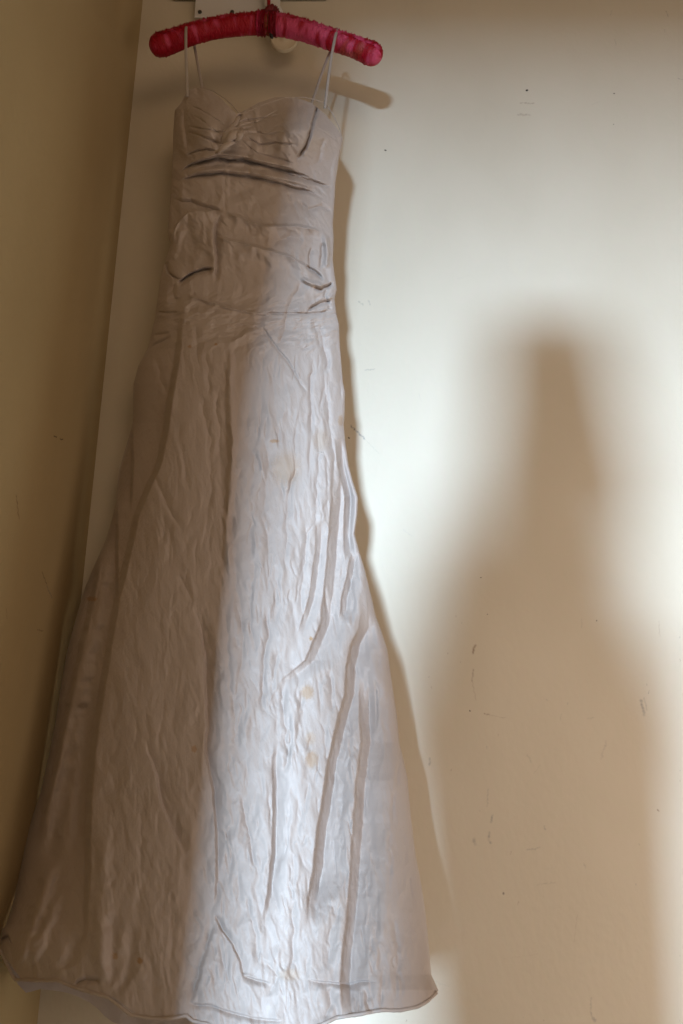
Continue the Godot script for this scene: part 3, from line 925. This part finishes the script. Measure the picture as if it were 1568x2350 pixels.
func figure_mesh(bones: Array, cell: float, blend: float) -> ArrayMesh:
	var lo := Vector3.ONE * 1e9
	var hi := -lo
	for b in bones:
		for e in 2:
			var r: float = b[2 + e] + blend
			lo = lo.min(b[e] - Vector3.ONE * r)
			hi = hi.max(b[e] + Vector3.ONE * r)
	var n := Vector3i((hi - lo) / cell) + Vector3i(3, 3, 3)
	var f := PackedFloat32Array()
	f.resize(n.x * n.y * n.z)
	f.fill(1.0)
	for b in bones:
		var p: Vector3 = b[0]
		var q: Vector3 = b[1]
		var rm: float = maxf(b[2], b[3]) + blend * 1.5 + cell
		var i0 := Vector3i(((p.min(q) - Vector3.ONE * rm) - lo) / cell).max(Vector3i.ZERO)
		var i1 := (Vector3i(((p.max(q) + Vector3.ONE * rm) - lo) / cell) + Vector3i.ONE).min(n - Vector3i.ONE)
		var pq := q - p
		var l2 := maxf(pq.length_squared(), 1e-9)
		for z in range(i0.z, i1.z + 1):
			for y in range(i0.y, i1.y + 1):
				for x in range(i0.x, i1.x + 1):
					var w := lo + Vector3(x, y, z) * cell
					var t := clampf((w - p).dot(pq) / l2, 0.0, 1.0)
					var d := w.distance_to(p + pq * t) - lerpf(b[2], b[3], t)
					var k := (z * n.y + y) * n.x + x
					var o := f[k]
					var h := maxf(blend - absf(d - o), 0.0) / blend
					f[k] = minf(d, o) - h * h * blend * 0.25
	var vid := PackedInt32Array()
	vid.resize(f.size())
	vid.fill(-1)
	var v := PackedVector3Array()
	var nr := PackedVector3Array()
	var sy := n.x
	var sz := n.x * n.y
	for z in n.z - 1:
		for y in n.y - 1:
			for x in n.x - 1:
				var k := z * sz + y * sy + x
				var inside := 0
				var s := Vector3.ZERO
				var cnt := 0
				var val := [f[k], f[k + 1], f[k + sy], f[k + sy + 1], f[k + sz], f[k + sz + 1], f[k + sz + sy], f[k + sz + sy + 1]]
				for c in 8:
					if val[c] < 0.0:
						inside += 1
				if inside == 0 or inside == 8:
					continue
				for c in 8:
					for axis in [1, 2, 4]:
						if c & axis == 0 and (val[c] < 0.0) != (val[c | axis] < 0.0):
							var t: float = val[c] / (val[c] - val[c | axis])
							var a := Vector3(c & 1, (c >> 1) & 1, (c >> 2) & 1)
							var bb := Vector3((c | axis) & 1, ((c | axis) >> 1) & 1, ((c | axis) >> 2) & 1)
							s += a.lerp(bb, t)
							cnt += 1
				vid[k] = v.size()
				v.append(lo + (Vector3(x, y, z) + s / cnt) * cell)
				nr.append(Vector3(val[1] + val[3] + val[5] + val[7] - val[0] - val[2] - val[4] - val[6], val[2] + val[3] + val[6] + val[7] - val[0] - val[1] - val[4] - val[5], val[4] + val[5] + val[6] + val[7] - val[0] - val[1] - val[2] - val[3]).normalized())
	var idx := PackedInt32Array()
	for z in range(1, n.z - 1):
		for y in range(1, n.y - 1):
			for x in range(1, n.x - 1):
				var k := z * sz + y * sy + x
				var inn := f[k] < 0.0
				for ax in 3:
					var st: int = [1, sy, sz][ax]
					if inn == (f[k + st] < 0.0):
						continue
					var u: int = [sy, sz, 1][ax]
					var w: int = [sz, 1, sy][ax]
					var a := vid[k - u - w]
					var b2 := vid[k - w]
					var c2 := vid[k]
					var d2 := vid[k - u]
					if mini(mini(a, b2), mini(c2, d2)) < 0:
						continue
					idx.append_array(PackedInt32Array([a, c2, b2, a, d2, c2] if inn else [a, b2, c2, a, c2, d2]))
	var uv := PackedVector2Array()
	uv.resize(v.size())
	return arrays(v, nr, uv, PackedColorArray(), idx)


func build_photographer() -> void:
	var base := Vector3(-0.022, -0.055, 1.56)
	var who := thing("person", "person in a long coat whose soft shadow falls on the wall", "person", base)
	var skin := mat(lin(0.45, 0.27, 0.19), 0.55)
	var coat := mat(lin(0.10, 0.09, 0.09), 0.85)
	var hair := mat(lin(0.04, 0.025, 0.018), 0.6)
	var B := func(a: float, b: float, c: float) -> Vector3: return Vector3(a, b, c)
	var v := func(a: float, b: float, c: float) -> Vector3: return Vector3(a, b, c)
	var body := [
		[v.call(.070, 1.545, .0), v.call(.068, 1.50, -.015), .078, .070], [v.call(.068, 1.49, -.02), v.call(.068, 1.45, -.035), .058, .045],
		[v.call(.068, 1.505, -.085), v.call(.068, 1.475, -.100), .010, .013],
		[v.call(.05, 1.44, .01), v.call(.02, 1.32, .02), .048, .055],
		[v.call(.0, 1.28, .02), v.call(.0, 1.10, .02), .085, .080], [v.call(.0, 1.05, .02), v.call(.0, .92, .02), .085, .105],
	]
	for s in [-1.0, 1.0]:
		body.append_array([[v.call(.092 * s, 1.28, .02), v.call(.186 * s, 1.07, .06), .038, .033], [v.call(.186 * s, 1.07, .06), v.call(.062 * s, .93, -.165), .033, .024],
			[v.call(.062 * s, .93, -.165), v.call(.054 * s, .90, -.205), .028, .026], [v.call(.068 * s, .905, -.175), v.call(.046 * s, .935, -.20), .012, .009],
			[v.call(.075 * s, .88, .02), v.call(.075 * s, .48, .0), .075, .050], [v.call(.075 * s, .48, .0), v.call(.08 * s, .09, .02), .048, .033], [v.call(.08 * s, .045, .03), v.call(.085 * s, .03, -.12), .036, .026]])
		for k in 4:
			var y := .925 - .017 * k
			body.append_array([[v.call(.058 * s, y, -.215), v.call(.036 * s, y, -.236 + .003 * k), .0088, .008], [v.call(.036 * s, y, -.236 + .003 * k), v.call(.016 * s, y + .002, -.226), .008, .007]])
	put("body", figure_mesh(body, 0.011, 0.022), skin, who)
	var shell := [[v.call(.0, 1.27, .02), v.call(.0, 1.12, .02), .105, .130], [v.call(.0, 1.12, .02), v.call(.0, .80, .03), .125, .150], [v.call(.0, .80, .03), v.call(.0, .34, .03), .150, .135], [v.call(-.06, 1.28, .02), v.call(.06, 1.28, .02), .058, .058]]
	for s in [-1.0, 1.0]:
		shell.append_array([[v.call(.092 * s, 1.275, .02), v.call(.186 * s, 1.07, .06), .055, .051], [v.call(.186 * s, 1.07, .06), v.call(.075 * s, .95, -.135), .050, .040], [v.call(.138 * s, 1.06, .03), v.call(.092 * s, .34, .03), .085, .088]])
	put("coat", figure_mesh(shell, 0.015, 0.04), coat, who)
	var locks := [[v.call(.000, 1.585, .022), v.call(.074, 1.585, .022), .066, .066], [v.call(.037, 1.568, .022), v.call(.037, 1.51, .045), .09, .085], [v.call(.037, 1.49, .06), v.call(.02, 1.34, .085), .075, .085], [v.call(-.030, 1.50, .02), v.call(-.07, 1.34, .03), .044, .042], [v.call(.104, 1.50, .02), v.call(.125, 1.34, .03), .044, .042]]
	put("hair", figure_mesh(locks, 0.014, 0.03), hair, who, Vector3(0.035, 0, 0))
	var cam := thing("camera", "black camera held at waist height by the person in the coat", "camera", Vector3(0.03, 0.88, 1.365))
	var black := mat(lin(0.015, 0.015, 0.016), 0.45)
	put("camera_body", box(Vector3(0.066, 0.072, 0.030), 0.004), black, cam, Vector3(0, 0.0, 0.012))
	var lens := put("lens", disc(0.026, [0.0, 0.0, 1.0, 0.0, 1.0, 0.026, 0.94, 0.029, 0.9, 0.024, 0.0, 0.022], 40), black, cam, Vector3(0, 0, -0.002))
	lens.rotation.y = PI
	put("viewfinder", box(Vector3(0.026, 0.016, 0.026), 0.003), black, cam, Vector3(0, 0.043, 0.012))


func area_light(called: String, at_: Vector3, towards: Vector3, size: Vector2, energy: float, c: Color) -> void:
	var l := AreaLight3D.new()
	l.name = called
	l.area_size = size
	l.area_normalize_energy = true
	l.light_energy = energy
	l.light_color = c
	l.shadow_enabled = true
	l.area_range = 40.0
	add_child(l)
	l.look_at_from_position(at_, towards, Vector3.UP)


func _ready() -> void:
	# camera
	var cam := Camera3D.new()
	cam.name = "view"
	cam.position = Vector3(0, CH, D)
	cam.rotation.x = PITCH
	cam.fov = rad_to_deg(2.0 * atan(CY / F))
	cam.near = 0.02
	cam.far = 60.0
	add_child(cam)
	cam.current = true
	# surroundings: the dim brown of the room behind the camera
	var env := Environment.new()
	env.background_mode = Environment.BG_COLOR
	env.background_color = lin(0.050, 0.031, 0.013)
	env.tonemap_mode = Environment.TONE_MAPPER_LINEAR
	env.tonemap_exposure = 1.0
	env.sdfgi_enabled = true
	env.ssao_enabled = true
	env.ssil_enabled = true
	var we := WorldEnvironment.new()
	we.name = "surroundings"
	we.environment = env
	add_child(we)
	# daylight from the opening behind the photographer, then two added warm fills, right and front
	area_light("daylight", Vector3(-2.62, 1.33, 14.0), Vector3(0.1, 1.2, 0.0), Vector2(1.45, 1.9), 475.0, lin(0.53, 0.735, 0.97))
	area_light("right_fill", Vector3(1.5, 0.42, 1.3), Vector3(1.86, 0.7, 0.0), Vector2(1.7, 1.4), 2.35, lin(1.0, 0.82, 0.70))  # added fill, strongest on the shadowed wall at right
	area_light("front_fill", Vector3(0.7, 2.1, 2.4), Vector3(0.0, 1.1, 0.0), Vector2(1.4, 1.4), 0.90, lin(1.0, 0.70, 0.46))  # added frontal fill that lifts the shaded dress and the corner

	for q in [[jitter, 0.05, 11], [n_big, 0.017, 21], [n_mid, 0.036, 31], [n_small, 0.11, 41], [n_warp, 0.014, 51]]:
		q[0].noise_type = FastNoiseLite.TYPE_SIMPLEX_SMOOTH
		q[0].frequency = q[1]
		q[0].seed = q[2]
		q[0].fractal_octaves = 2
		q[0].fractal_type = FastNoiseLite.FRACTAL_FBM
	var dice := RandomNumberGenerator.new()
	dice.seed = 19
	for k in 65536:
		rnd.append(dice.randf_range(-0.5, 0.5))
	var crush := noise_tex(0.016, 7, true, 6.0, true, 1024)
	M.cloth = mat(Color.WHITE, 0.47, {"vertex_color_use_as_albedo": true, "normal_enabled": true, "normal_texture": crush, "normal_scale": 0.3, "metallic_specular": 0.3, "rim_enabled": true, "rim": 0.25, "uv1_scale": Vector3(2.8, 0.8, 1)})
	M.cloth_plain = mat(lin(0.49, 0.415, 0.365), 0.5)
	M.strap = mat(lin(0.42, 0.37, 0.33), 0.5)
	M.satin = mat(Color.WHITE, 0.45, {"vertex_color_use_as_albedo": true, "metallic_specular": 0.35})
	M.dark_satin = mat(lin(0.15, 0.006, 0.012), 0.5)
	M.red_wrap = mat(lin(0.30, 0.004, 0.012), 0.4)
	M.dark_thread = mat(lin(0.02, 0.016, 0.014), 0.7)
	M.white_paint = mat(lin(0.76, 0.74, 0.73), 0.4)
	M.cream_plastic = mat(lin(0.72, 0.64, 0.48), 0.4)
	M.board = mat(lin(0.28, 0.25, 0.15), 0.5)
	M.screw = mat(lin(0.10, 0.11, 0.09), 0.35, {"metallic": 0.7})

	build_room()
	build_wall_fittings()
	make_tables()
	fabric_folds()
	build_dress()
	build_hanger()
	build_straps()
	build_photographer()
